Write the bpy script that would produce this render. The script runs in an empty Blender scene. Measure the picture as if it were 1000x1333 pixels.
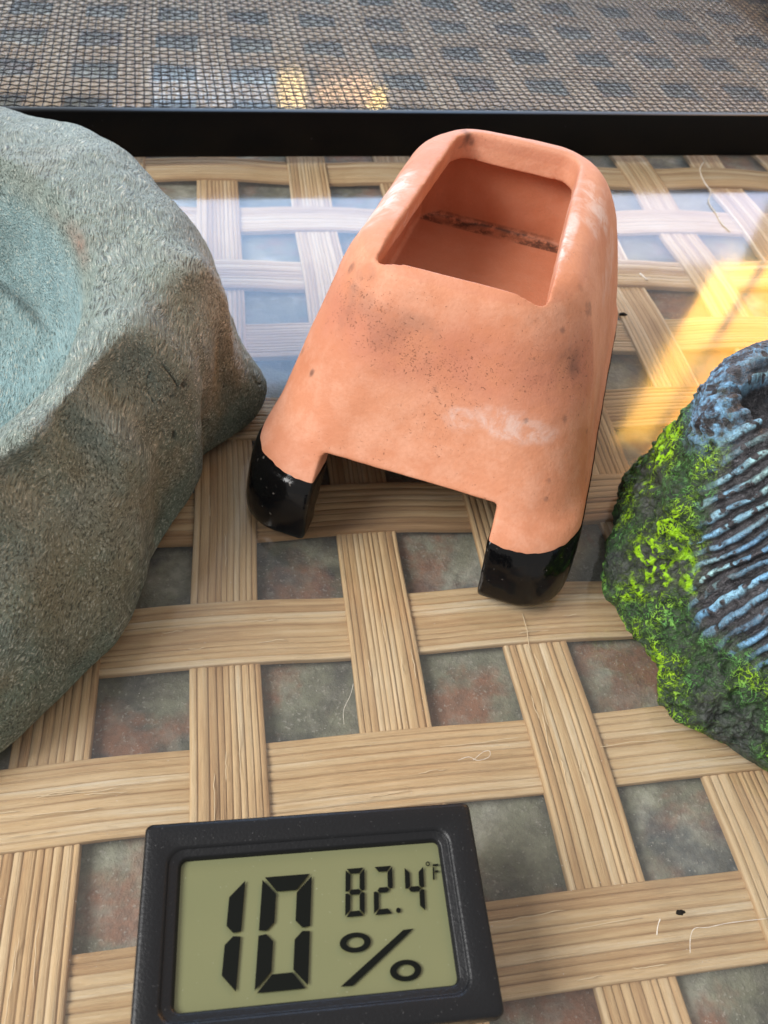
import bpy, bmesh, math, random
import numpy as np
from mathutils import Matrix, Vector

random.seed(7)
rng = np.random.default_rng(11)
scene = bpy.context.scene
MM = 0.001

# ------------------------------------------------------------------ camera
cam_data = bpy.data.cameras.new('camera')
cam = bpy.data.objects.new('camera', cam_data)
scene.collection.objects.link(cam)
scene.camera = cam
cam_data.sensor_fit = 'VERTICAL'
cam_data.sensor_height = 24.0
cam_data.lens = 24.0 * 1074.9 / 1333.0
cam_data.clip_start = 0.004
cam_data.clip_end = 20.0
PITCH, ROLL, YAW = 0.8564, 0.1393, -0.2455
_rz = Matrix.Rotation(YAW, 3, 'Z')
_f = Vector((0, math.cos(PITCH), -math.sin(PITCH)))
_u = Vector((0, math.sin(PITCH), math.cos(PITCH)))
_r = Vector((1, 0, 0))
_R = _rz @ (_r * math.cos(ROLL) + _u * math.sin(ROLL))
_U = _rz @ (_u * math.cos(ROLL) - _r * math.sin(ROLL))
_F = _rz @ _f
cam.matrix_world = Matrix(((_R.x, _U.x, -_F.x, 0.01246),
                           (_R.y, _U.y, -_F.y, -0.05103),
                           (_R.z, _U.z, -_F.z, 0.13745),
                           (0, 0, 0, 1)))
cam_data.dof.use_dof = True
cam_data.dof.focus_distance = 0.155
cam_data.dof.aperture_fstop = 26.0

# ------------------------------------------------------------------ light
world = bpy.data.worlds.new('World')
scene.world = world
world.use_nodes = True
bg = world.node_tree.nodes['Background']
bg.inputs[0].default_value = (1.0, 0.96, 0.92, 1)
bg.inputs[1].default_value = 0.58


def area(name, loc, target, sx, sy, radiance, color, roll=0.0, spread=180):
    d = bpy.data.lights.new(name, 'AREA')
    d.shape = 'RECTANGLE'
    d.size, d.size_y = sx, sy
    d.energy = radiance * math.pi * sx * sy
    d.color = color
    d.spread = math.radians(spread)
    o = bpy.data.objects.new(name, d)
    scene.collection.objects.link(o)
    o.location = loc
    dirv = (Vector(target) - Vector(loc)).normalized()
    o.rotation_euler = (dirv.to_track_quat('-Z', 'Y').to_matrix() @ Matrix.Rotation(roll, 3, 'Z')).to_euler()
    return o


# the window behind the table (its reflection lies on the glass)
area('window_light', (0.083, 0.60, 0.290), (0.083, 0.0, 0.290), 0.335, 0.27, 6.3, (0.38, 0.62, 1.0))
area('window_light', (0.374, 0.60, 0.220), (0.374, 0.0, 0.220), 0.245, 0.13, 5.0, (0.55, 0.68, 1.0))
area('window_low_light', (0.0, 0.60, 0.138), (0.0, 0.0, 0.138), 0.092, 0.030, 3.2, (0.52, 0.74, 1.0))
# added lamp, its reflection hazes the glass under the screen lid
area('added_haze_light', (0.25, 0.62, 0.073), (0.25, 0.0, 0.073), 1.6, 0.165, 2.3, (0.70, 0.85, 1.0))
# sun-warmed reveal and curtain at the right of the window
area('warm_reveal_light', (0.480, 0.60, 0.405), (0.480, 0.0, 0.405), 0.044, 0.245, 15.5, (1.0, 0.53, 0.08), roll=-0.13)
area('warm_curtain_light', (0.613, 0.60, 0.425), (0.613, 0.0, 0.425), 0.205, 0.36, 13.5, (1.0, 0.42, 0.025), roll=-0.13)
area('warm_gap_light', (0.058, 0.598, 0.137), (0.058, 0.0, 0.137), 0.020, 0.030, 14.0, (1.0, 0.68, 0.22))
area('warm_gap_light', (0.098, 0.598, 0.132), (0.098, 0.0, 0.132), 0.044, 0.020, 8.0, (1.0, 0.55, 0.22))
area('warm_gap_light', (0.124, 0.598, 0.140), (0.124, 0.0, 0.140), 0.014, 0.020, 14.0, (1.0, 0.68, 0.18))
# daylight of the room falling from the left
area('room_daylight', (-0.50, -0.03, 0.52), (0.04, -0.01, 0.0), 0.38, 0.36, 3.5, (1.0, 0.985, 0.96), spread=75)

scene.view_settings.view_transform = 'Standard'
scene.view_settings.look = 'None'
scene.view_settings.exposure = 0.0
scene.view_settings.gamma = 1.0
scene.view_settings.use_curve_mapping = False
scene.cycles.max_bounces = 10
scene.cycles.transparent_max_bounces = 24
scene.cycles.caustics_reflective = False
scene.cycles.caustics_refractive = False
scene.cycles.sample_clamp_indirect = 6.0


# ------------------------------------------------------------------ noise
def _hash(ix, iy, iz, seed):
    h = (ix.astype(np.int64) * 374761393 + iy.astype(np.int64) * 668265263 +
         iz.astype(np.int64) * 2147483647 + seed * 974634777) & 0xFFFFFFFF
    h = ((h ^ (h >> 13)) * 1274126177) & 0xFFFFFFFF
    h = ((h ^ (h >> 16)) * 2246822519) & 0xFFFFFFFF
    h = h ^ (h >> 15)
    return (h & 0xFFFFFF).astype(np.float64) / 0xFFFFFF


def vnoise(p, seed=0):
    """value noise, -1..1, p is N x 3"""
    i = np.floor(p).astype(np.int64)
    f = p - i
    f = f * f * f * (f * (f * 6 - 15) + 10)
    out = np.zeros(len(p))
    for dx in (0, 1):
        wx = f[:, 0] if dx else 1 - f[:, 0]
        for dy in (0, 1):
            wy = f[:, 1] if dy else 1 - f[:, 1]
            for dz in (0, 1):
                wz = f[:, 2] if dz else 1 - f[:, 2]
                out += wx * wy * wz * _hash(i[:, 0] + dx, i[:, 1] + dy, i[:, 2] + dz, seed)
    return out * 2 - 1


def fbm(p, octaves=4, seed=0, gain=0.5):
    a, s, t = 1.0, 0.0, 0.0
    q = np.array(p, float)
    for k in range(octaves):
        s = s + a * vnoise(q, seed + k * 17)
        t += a
        a *= gain
        q = q * 2.03 + 13.7
    return s / t


def sstep(a, b, x):
    t = np.clip((x - a) / (b - a), 0, 1)
    return t * t * (3 - 2 * t)


# ------------------------------------------------------------------ helpers
def mesh_obj(name, verts, faces, mat=None, parent=None, smooth=True):
    me = bpy.data.meshes.new(name)
    me.from_pydata([tuple(v) for v in verts], [], [tuple(f) for f in faces])
    me.update()
    if smooth:
        me.polygons.foreach_set('use_smooth', [True] * len(me.polygons))
    o = bpy.data.objects.new(name, me)
    scene.collection.objects.link(o)
    if mat:
        me.materials.append(mat)
    if parent:
        o.parent = parent
    return o


def bm_obj(name, bm, mat=None, parent=None, smooth=False):
    me = bpy.data.meshes.new(name)
    bm.to_mesh(me)
    bm.free()
    if smooth:
        me.polygons.foreach_set('use_smooth', [True] * len(me.polygons))
    o = bpy.data.objects.new(name, me)
    scene.collection.objects.link(o)
    if mat:
        me.materials.append(mat)
    if parent:
        o.parent = parent
    return o


def empty(name, loc=(0, 0, 0), rz=0.0):
    o = bpy.data.objects.new(name, None)
    o.empty_display_size = 0.01
    scene.collection.objects.link(o)
    o.location = loc
    o.rotation_euler = (0, 0, rz)
    return o


def tag(o, label=None, cat=None, group=None, kind=None):
    if label: o['label'] = label
    if cat: o['category'] = cat
    if group: o['group'] = group
    if kind: o['kind'] = kind
    return o


def point_attr(o, name, values):
    at = o.data.attributes.new(name, 'FLOAT', 'POINT')
    at.data.foreach_set('value', np.asarray(values, np.float32))


def box_bm(x0, x1, y0, y1, z0, z1, bevel=0.0, seg=2):
    bm = bmesh.new()
    bmesh.ops.create_cube(bm, size=1.0)
    for v in bm.verts:
        v.co = Vector((x0 + (v.co.x + .5) * (x1 - x0), y0 + (v.co.y + .5) * (y1 - y0), z0 + (v.co.z + .5) * (z1 - z0)))
    if bevel:
        bmesh.ops.bevel(bm, geom=list(bm.edges), offset=bevel, segments=seg, affect='EDGES', profile=0.5)
    return bm


def grid_faces(nu, nv, wrap_u=False):
    f = []
    for i in range(nu if wrap_u else nu - 1):
        a, b = i * nv, ((i + 1) % nu) * nv
        for j in range(nv - 1):
            f.append((a + j, b + j, b + j + 1, a + j + 1))
    return f


def tube(verts, faces, pts, rad, sides=5):
    """append a closed thin tube along pts to the lists"""
    pts = [Vector(p) for p in pts]
    n0 = len(verts)
    for k, p in enumerate(pts):
        t = (pts[min(k + 1, len(pts) - 1)] - pts[max(k - 1, 0)]).normalized()
        s = t.cross(Vector((0, 0, 1)))
        if s.length < 1e-6: s = Vector((1, 0, 0))
        s.normalize()
        w = s.cross(t)
        r = rad[k] if hasattr(rad, '__len__') else rad
        for a in range(sides):
            an = 2 * math.pi * a / sides
            verts.append(p + s * (math.cos(an) * r) + w * (math.sin(an) * r))
    for k in range(len(pts) - 1):
        for a in range(sides):
            b = (a + 1) % sides
            faces.append((n0 + k * sides + a, n0 + k * sides + b, n0 + (k + 1) * sides + b, n0 + (k + 1) * sides + a))
    faces.append(tuple(n0 + a for a in range(sides))[::-1])
    faces.append(tuple(n0 + (len(pts) - 1) * sides + a for a in range(sides)))


# ------------------------------------------------------------------ node helper
class NT:
    def __init__(self, name):
        self.mat = bpy.data.materials.new(name)
        self.mat.use_nodes = True
        self.t = self.mat.node_tree
        self.t.nodes.clear()
        self.out = self.t.nodes.new('ShaderNodeOutputMaterial')

    def n(self, typ, props=None, **ins):
        nd = self.t.nodes.new('ShaderNode' + typ)
        for k, v in (props or {}).items():
            setattr(nd, k, v)
        for k, v in ins.items():
            key = int(k[1:]) if k[0] == 'i' and k[1:].isdigit() else k.replace('_', ' ')
            self.set(nd.inputs[key], v)
        return nd

    def set(self, sock, v):
        if isinstance(v, bpy.types.NodeSocket):
            self.t.links.new(v, sock)
        elif isinstance(v, bpy.types.Node):
            self.t.links.new(v.outputs[0], sock)
        else:
            if hasattr(sock.default_value, '__len__') and hasattr(v, '__len__') and len(v) == 3 and len(sock.default_value) == 4:
                v = (*v, 1)
            sock.default_value = v

    def math(self, op, a, b=0.5, clamp=False):
        return self.n('Math', dict(operation=op, use_clamp=clamp), i0=a, i1=b).outputs[0]

    def mix(self, fac, a, b, blend='MIX'):
        nd = self.n('MixRGB', dict(blend_type=blend), i0=fac, i1=a, i2=b)
        return nd.outputs[0]

    def rng(self, v, a, b, c=0.0, d=1.0, smooth=True):
        nd = self.n('MapRange', dict(interpolation_type='SMOOTHSTEP' if smooth else 'LINEAR', clamp=True),
                    i0=v, i1=a, i2=b, i3=c, i4=d)
        return nd.outputs[0]

    def noise(self, vec, scale, detail=3.0, rough=0.55, dist=0.0):
        nd = self.n('TexNoise', None, Vector=vec, Scale=scale, Detail=detail, Roughness=rough, Distortion=dist)
        return nd.outputs[0]

    def attr(self, name):
        return self.n('Attribute', dict(attribute_name=name)).outputs['Fac']

    def ramp(self, fac, stops):
        nd = self.n('ValToRGB', None, Fac=fac)
        el = nd.color_ramp.elements
        while len(el) > 1: el.remove(el[-1])
        el[0].position = stops[0][0]; el[0].color = (*stops[0][1], 1)
        for p, c in stops[1:]:
            e = el.new(p); e.color = (*c, 1)
        return nd.outputs[0]

    def bump(self, h, dist, strength=1.0, normal=None):
        nd = self.n('Bump', None, Strength=strength, Distance=dist, Height=h)
        if normal is not None: self.set(nd.inputs['Normal'], normal)
        return nd.outputs[0]

    def principled(self, **k):
        p = self.n('BsdfPrincipled', None, **k)
        self.t.links.new(p.outputs[0], self.out.inputs[0])
        return p


def mat_plain(name, col, rough=0.5, spec=0.5, **k):
    t = NT(name)
    t.principled(Base_Color=col, Roughness=rough, Specular_IOR_Level=spec, **k)
    return t.mat


# ------------------------------------------------------------------ materials
def mat_rattan():
    t = NT('rattan')
    uv = t.n('UVMap', dict(uv_map='grain')).outputs[0]
    obj = t.n('TexCoord').outputs['Object']
    tone = t.attr('tone')
    groove = t.attr('groove')
    m1 = t.n('Mapping', None, Vector=uv, Scale=(0.16, 9.0, 1)).outputs[0]
    fine = t.noise(m1, 1.0, 5, 0.65)
    m2 = t.n('Mapping', None, Vector=uv, Scale=(0.045, 1.3, 1)).outputs[0]
    broad = t.noise(m2, 1.0, 3, 0.5)
    patch = t.noise(obj, 60.0, 3, 0.6)
    f = t.math('SUBTRACT', t.math('ADD', t.math('MULTIPLY', fine, 0.42), t.math('MULTIPLY', broad, 0.58)), 0.02)
    f = t.math('ADD', f, t.math('MULTIPLY', t.math('SUBTRACT', tone, 0.5), 0.52))
    f = t.math('ADD', f, t.math('MULTIPLY', t.math('SUBTRACT', patch, 0.5), 0.24))
    col = t.ramp(f, [(0.12, (0.36, 0.20, 0.09)), (0.34, (0.53, 0.33, 0.165)), (0.50, (0.64, 0.435, 0.235)),
                     (0.66, (0.71, 0.525, 0.325)), (0.86, (0.80, 0.675, 0.51))])
    # fine dark splits running with the cane
    m3 = t.n('Mapping', None, Vector=uv, Scale=(0.03, 9.0, 1)).outputs[0]
    sp = t.noise(m3, 1.0, 2, 0.5)
    col = t.mix(t.rng(sp, 0.72, 0.78, 0, 0.25), col, (0.16, 0.085, 0.035))
    # darker brown in the grooves between canes
    col = t.mix(t.math('MULTIPLY', groove, 0.6), col, (0.30, 0.17, 0.075))
    b = t.bump(t.math('ADD', fine, t.math('MULTIPLY', sp, 0.6)), 0.00035, 0.8)
    t.principled(Base_Color=col, Roughness=0.62, Specular_IOR_Level=0.35, Normal=b)
    return t.mat


def mat_slate():
    t = NT('mottled_slate')
    o = t.n('TexCoord').outputs['Object']
    big = t.noise(o, 34.0, 5, 0.62, 0.2)
    o2 = t.n('Mapping', None, Vector=o, Location=(3.1, 1.7, 0.4)).outputs[0]
    red = t.noise(o2, 38.0, 5, 0.62, 0.2)
    o3 = t.n('Mapping', None, Vector=o, Location=(-2.3, 5.7, 1.4)).outputs[0]
    blue = t.noise(o3, 40.0, 4, 0.62, 0.2)
    fine = t.noise(o, 420.0, 4, 0.7)
    mid = t.noise(o, 190.0, 4, 0.7, 0.2)
    grit = t.noise(o, 1500.0, 2, 0.6)
    col = t.ramp(big, [(0.36, (0.062, 0.062, 0.054)), (0.46, (0.150, 0.150, 0.108)), (0.55, (0.225, 0.222, 0.165)),
                       (0.66, (0.42, 0.41, 0.35))])
    col = t.mix(t.rng(red, 0.49, 0.61, 0, 0.85), col, (0.225, 0.098, 0.060))
    col = t.mix(t.rng(blue, 0.53, 0.68, 0, 0.85), col, (0.032, 0.042, 0.056))
    col = t.mix(t.rng(fine, 0.36, 0.62, 0.38, 0.0), col, (0.06, 0.052, 0.045))
    col = t.mix(t.rng(mid, 0.48, 0.66, 0.0, 0.30), col, (0.28, 0.26, 0.22))
    col = t.mix(t.rng(grit, 0.60, 0.72, 0, 0.45), col, (0.40, 0.37, 0.33))
    b = t.bump(t.math('ADD', fine, grit), 0.0004, 0.6)
    t.principled(Base_Color=col, Roughness=0.7, Specular_IOR_Level=0.3, Normal=b)
    return t.mat


def mat_glass():
    t = NT('table_glass')
    o = t.n('TexCoord').outputs['Object']
    bf = t.n('NewGeometry').outputs['Backfacing']
    ior = t.rng(bf, 0.0, 1.0, 1.52, 1.0 / 1.52, smooth=False)     # same reflectance from either side of the pane
    fr = t.n('Fresnel', None, IOR=ior).outputs[0]
    smear = t.noise(o, 22.0, 4, 0.6, 1.0)
    rough = t.rng(smear, 0.3, 0.75, 0.06, 0.13)
    gl = t.n('BsdfGlossy', None, Color=(1, 1, 1, 1), Roughness=rough)
    tr = t.n('BsdfTransparent', None, Color=(0.96, 0.975, 0.965, 1))
    mx = t.n('MixShader', None, i0=fr, i1=tr.outputs[0], i2=gl.outputs[0])
    # a thin film of dust
    dp = t.n('VectorMath', dict(operation='DOT_PRODUCT'))
    gm = t.n('NewGeometry')
    t.t.links.new(gm.outputs['Incoming'], dp.inputs[0]); t.t.links.new(gm.outputs['Normal'], dp.inputs[1])
    cosv = t.math('ABSOLUTE', dp.outputs['Value'])      # the film covers more at a shallow angle
    d1 = t.noise(o, 2600.0, 2, 0.6)
    d2 = t.noise(o, 35.0, 3, 0.6)
    dust = t.math('ADD', t.math('MULTIPLY', t.rng(d1, 0.66, 0.76), 0.22), t.math('DIVIDE', t.rng(d2, 0.3, 0.8, 0.018, 0.046), t.math('MAXIMUM', cosv, 0.12)))
    df = t.n('BsdfDiffuse', None, Color=(0.78, 0.76, 0.72, 1))
    mx2 = t.n('MixShader', None, i0=dust, i1=mx.outputs[0], i2=df.outputs[0])
    t.t.links.new(mx2.outputs[0], t.out.inputs[0])
    return t.mat


def mat_glass_clear():
    t = NT('glass_underside')
    tr = t.n('BsdfTransparent', None, Color=(1, 1, 1, 1))
    t.t.links.new(tr.outputs[0], t.out.inputs[0])
    return t.mat


def mat_terracotta():
    t = NT('terracotta')
    o = t.n('TexCoord').outputs['Object']
    n1 = t.noise(o, 30.0, 4, 0.6)
    n2 = t.noise(o, 170.0, 4, 0.65)
    n3 = t.noise(o, 1400.0, 3, 0.6)
    col = t.ramp(n1, [(0.28, (0.55, 0.205, 0.105)), (0.5, (0.65, 0.275, 0.155)), (0.72, (0.715, 0.35, 0.22))])
    col = t.mix(t.rng(n2, 0.40, 0.70, 0.0, 0.35), col, (0.80, 0.45, 0.32))
    col = t.mix(t.rng(n3, 0.38, 0.66, 0.0, 0.26), col, (0.55, 0.22, 0.12))
    red = t.attr('red_band')
    col = t.mix(t.math('MULTIPLY', red, t.rng(n2, 0.25, 0.6, 0.25, 0.8)), col, (0.52, 0.19, 0.115))
    col = t.mix(t.math('MULTIPLY', t.attr('inside'), 0.6), col, (0.47, 0.17, 0.085))  # redder clay in the cavity, its shade also put into the colour
    # pores: short dark pits
    mp = t.n('Mapping', None, Vector=o, Rotation=(0.3, 0.5, 0.6), Scale=(1.0, 1.5, 1.2)).outputs[0]
    pit = t.math('ADD', t.math('MULTIPLY', t.noise(mp, 2300.0, 4, 0.7), 0.62), t.math('MULTIPLY', t.noise(o, 800.0, 3, 0.7, 0.6), 0.38))
    pitz = t.attr('pits')
    pth = t.math('SUBTRACT', 0.685, t.math('MULTIPLY', pitz, 0.12))
    pm = t.rng(t.math('SUBTRACT', pit, pth), 0.0, 0.03)
    col = t.mix(t.math('MULTIPLY', pm, 0.65), col, (0.22, 0.09, 0.05))
    dark = t.attr('dark_smudge')
    col = t.mix(t.math('MULTIPLY', dark, t.rng(n2, 0.3, 0.65, 0.2, 0.85)), col, (0.10, 0.06, 0.05))
    wh = t.attr('white_bloom')
    nw = t.noise(o, 260.0, 5, 0.7, 0.8)
    col = t.mix(t.math('MULTIPLY', wh, t.rng(nw, 0.38, 0.66, 0.12, 0.95)), col, (0.80, 0.68, 0.64))
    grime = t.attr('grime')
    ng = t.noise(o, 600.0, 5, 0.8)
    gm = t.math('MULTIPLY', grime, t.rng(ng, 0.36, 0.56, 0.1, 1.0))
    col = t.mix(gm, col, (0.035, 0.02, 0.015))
    h = t.math('SUBTRACT', t.math('ADD', t.math('MULTIPLY', n3, 0.5), t.math('MULTIPLY', n2, 0.6)), pm)
    b = t.bump(h, 0.00028, 0.55)
    t.principled(Base_Color=col, Roughness=0.62, Specular_IOR_Level=0.4, Normal=b)
    return t.mat


def mat_glaze():
    t = NT('black_glaze')
    o = t.n('TexCoord').outputs['Object']
    n = t.noise(o, 260.0, 4, 0.6)
    s = t.noise(o, 900.0, 2, 0.5)
    col = t.mix(t.rng(s, 0.70, 0.76, 0, 0.5), (0.003, 0.003, 0.0035), (0.20, 0.18, 0.16))
    t.principled(Base_Color=col, Roughness=t.rng(n, 0.3, 0.8, 0.06, 0.22), Specular_IOR_Level=0.30,
                 Normal=t.bump(n, 0.0003, 0.5))
    return t.mat


def mat_bowl():
    t = NT('moulded_stone')
    o = t.n('TexCoord').outputs['Object']
    sel = t.noise(o, 95.0, 2, 0.5)
    # woolly streaks laid in changing directions
    def streak(rot, sc):
        w = t.n('TexNoise', None, Vector=o, Scale=120.0, Detail=1.0)
        v = t.n('MixRGB', dict(blend_type='ADD'), i0=0.0035, i1=o, i2=w.outputs['Color']).outputs[0]
        m = t.n('Mapping', None, Vector=v, Rotation=rot, Scale=sc).outputs[0]
        return t.noise(m, 1000.0, 3, 0.6, 0.5)
    s1 = streak((0.2, 0.4, 0.3), (3.0, 0.36, 2.2))
    s2 = streak((0.9, -0.5, 1.3), (3.0, 0.36, 2.2))
    s3 = streak((-0.6, 1.0, 2.2), (3.0, 0.36, 2.2))
    st = t.mix(t.rng(sel, 0.42, 0.50), s1, s2)
    st = t.mix(t.rng(sel, 0.53, 0.60), st, s3)
    grain = t.noise(o, 2600.0, 3, 0.65)
    st = t.math('ADD', t.math('MULTIPLY', st, 0.84), t.math('MULTIPLY', grain, 0.16))
    brown = t.noise(o, 30.0, 4, 0.65)
    green = t.noise(t.n('Mapping', None, Vector=o, Location=(4, 2, 7)).outputs[0], 32.0, 3, 0.6)
    col = t.mix(t.rng(brown, 0.46, 0.60), (0.19, 0.245, 0.19), (0.245, 0.24, 0.165))
    col = t.mix(t.rng(green, 0.46, 0.70, 0, 0.7), col, (0.105, 0.145, 0.115))
    inner = t.attr('inner')
    col = t.mix(t.math('MULTIPLY', inner, t.rng(brown, 0.35, 0.62, 0.95, 0.7)), col, (0.30, 0.46, 0.49))  # blue-grey hollow, with the window's sheen put into its colour
    rim = t.attr('rim')
    col = t.mix(t.math('MULTIPLY', rim, 0.6), col, (0.30, 0.37, 0.35))  # rim painted paler to stand in for window light on it
    zone = t.noise(o, 55.0, 4, 0.65)
    col = t.mix(t.math('MULTIPLY', t.rng(st, 0.37, 0.50, 0.95, 0.0), t.rng(zone, 0.35, 0.65, 0.6, 1.0)), col, (0.035, 0.043, 0.032))
    col = t.mix(t.math('MULTIPLY', t.rng(st, 0.53, 0.64, 0.0, 0.95), t.rng(zone, 0.35, 0.65, 1.0, 0.6)), col, (0.58, 0.60, 0.52))
    rust = t.attr('rust')
    col = t.mix(t.math('MULTIPLY', rust, t.rng(st, 0.35, 0.6, 0.3, 0.9)), col, (0.33, 0.21, 0.16))
    crack = t.attr('crack')
    col = t.mix(crack, col, (0.025, 0.03, 0.025))
    b = t.bump(st, 0.0014, 1.0)
    t.principled(Base_Color=col, Roughness=t.math('SUBTRACT', 0.50, t.math('MULTIPLY', inner, 0.2)),
                 Specular_IOR_Level=0.6, Normal=b)
    return t.mat


def mat_rock():
    t = NT('painted_rock')
    o = t.n('TexCoord').outputs['Object']
    moss = t.attr('moss'); ridge = t.attr('ridge'); rimb = t.attr('blue_rim'); high = t.attr('high')
    base_n = t.noise(o, 420.0, 5, 0.7)
    col = t.mix(t.rng(base_n, 0.3, 0.75), (0.018, 0.018, 0.021), (0.10, 0.097, 0.105))
    # dry-brushed squiggles
    nA = t.noise(o, 330.0, 3, 0.55, 1.2)
    lineA = t.rng(t.math('ABSOLUTE', t.math('SUBTRACT', nA, 0.5)), 0.010, 0.034, 1.0, 0.0)
    nB = t.noise(o, 640.0, 3, 0.55, 1.0)
    lineB = t.rng(t.math('ABSOLUTE', t.math('SUBTRACT', nB, 0.48)), 0.010, 0.036, 1.0, 0.0)
    zone = t.noise(o, 85.0, 3, 0.6)
    bright = t.noise(t.n('Mapping', None, Vector=o, Location=(1, 8, 3)).outputs[0], 75.0, 3, 0.6)
    g0 = t.mix(t.rng(base_n, 0.35, 0.7), (0.010, 0.022, 0.010), (0.045, 0.085, 0.032))
    col = t.mix(t.math('MULTIPLY', moss, t.rng(zone, 0.36, 0.52, 0.30, 0.95)), col, g0)
    gl = t.math('MAXIMUM', lineA, t.math('MULTIPLY', lineB, 0.8))
    gl = t.math('MULTIPLY', gl, t.rng(zone, 0.40, 0.56, 0.12, 1.0))
    gcol = t.mix(t.rng(bright, 0.43, 0.58), (0.12, 0.32, 0.08), (0.38, 0.66, 0.015))
    col = t.mix(t.math('MULTIPLY', t.math('MULTIPLY', moss, gl), t.rng(high, 0.2, 0.6, 0.45, 1.0)), col, gcol)
    # bright green daubs
    daub = t.math('MULTIPLY', t.rng(bright, 0.55, 0.62), t.rng(nB, 0.42, 0.5))
    col = t.mix(t.math('MULTIPLY', t.math('MULTIPLY', moss, daub), t.rng(high, 0.3, 0.6)), col, (0.32, 0.62, 0.01))
    # blue dry brush on the ridges
    bn = t.noise(o, 420.0, 5, 0.72, 0.4)
    hi = t.rng(high, 0.30, 0.56)
    bm_ = t.math('MULTIPLY', t.math('MULTIPLY', ridge, t.rng(bn, 0.32, 0.52)), t.rng(high, 0.05, 0.36))
    btone = t.noise(o, 60.0, 2, 0.5)
    bcol = t.mix(t.rng(btone, 0.40, 0.62), (0.22, 0.48, 0.76), (0.50, 0.82, 0.84))
    col = t.mix(bm_, col, bcol)
    col = t.mix(t.math('MULTIPLY', t.math('MULTIPLY', rimb, t.rng(bn, 0.38, 0.60)), t.rng(high, 0.12, 0.55)), col, (0.22, 0.46, 0.70))
    grey = t.math('MULTIPLY', lineB, t.math('SUBTRACT', 1.0, moss))
    col = t.mix(t.math('MULTIPLY', grey, 0.35), col, (0.24, 0.23, 0.26))
    h = t.math('ADD', t.math('MULTIPLY', base_n, 0.9), t.math('MULTIPLY', t.math('MAXIMUM', lineA, lineB), 0.25))
    b = t.bump(h, 0.0011, 0.9)
    t.principled(Base_Color=col, Roughness=0.5, Specular_IOR_Level=0.4, Normal=b)
    return t.mat


def mat_black_plastic():
    t = NT('black_plastic')
    o = t.n('TexCoord').outputs['Object']
    n = t.noise(o, 2200.0, 3, 0.6)
    d = t.noise(o, 3000.0, 1, 0.5)
    col = t.mix(t.rng(d, 0.73, 0.79, 0, 0.35), (0.006, 0.0065, 0.008), (0.16, 0.16, 0.16))
    t.principled(Base_Color=col, Roughness=0.38, Specular_IOR_Level=0.32, Normal=t.bump(n, 0.00012, 0.5))
    return t.mat


def mat_lcd():
    t = NT('lcd_panel')
    o = t.n('TexCoord').outputs['Object']
    n = t.noise(o, 45.0, 3, 0.5)
    s = t.noise(o, 2400.0, 2, 0.5)
    col = t.mix(n, (0.135, 0.148, 0.072), (0.185, 0.185, 0.092))
    col = t.mix(t.rng(s, 0.72, 0.78, 0, 0.35), col, (0.55, 0.55, 0.45))
    t.principled(Base_Color=col, Roughness=0.22, Specular_IOR_Level=0.5)
    return t.mat


def mat_frame():
    t = NT('black_painted_metal')
    o = t.n('TexCoord').outputs['Object']
    n = t.noise(o, 500.0, 3, 0.6)
    s = t.noise(o, 700.0, 2, 0.5)
    col = t.mix(t.rng(s, 0.73, 0.77, 0, 0.4), (0.0022, 0.0022, 0.0026), (0.10, 0.10, 0.11))
    t.principled(Base_Color=col, Roughness=0.34, Specular_IOR_Level=0.12, Normal=t.bump(n, 0.00008, 0.4))
    return t.mat


M_RATTAN, M_SLATE, M_GLASS, M_CLEAR = mat_rattan(), mat_slate(), mat_glass(), mat_glass_clear()
M_TERRA, M_GLAZE, M_BOWL, M_ROCK = mat_terracotta(), mat_glaze(), mat_bowl(), mat_rock()
M_PLASTIC, M_LCD, M_FRAME = mat_black_plastic(), mat_lcd(), mat_frame()
M_SEG = mat_plain('lcd_ink', (0.004, 0.005, 0.004), 0.4, 0.12)
M_WIRE = mat_plain('screen_wire', (0.007, 0.008, 0.011), 0.5, 0.2)
M_LINT = mat_plain('lint', (0.75, 0.70, 0.62), 0.9, 0.1)
M_SPLINT = mat_plain('cane_fibre', (0.74, 0.58, 0.38), 0.8, 0.2)
M_CRUMB = mat_plain('dark_crumb', (0.012, 0.010, 0.008), 0.8, 0.2)
M_DUST = mat_plain('dust', (0.72, 0.70, 0.66), 0.9, 0.1)

# ------------------------------------------------------------------ table
PER = 30.6                       # weave pitch, mm
WC, WR = 0.438 * PER, 0.467 * PER   # strip widths
WZ = -3.0                        # mean height of the woven canes
TX0, TX1, TY0, TY1 = -150.0, 400.0, -110.0, 520.0

top = bm_obj('tabletop', box_bm(TX0 * MM, TX1 * MM, TY0 * MM, TY1 * MM, -26 * MM, -5.6 * MM), M_SLATE)
tag(top, kind='structure')
top['label'] = 'mottled grey and rust slate board under the cane weave'


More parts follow.
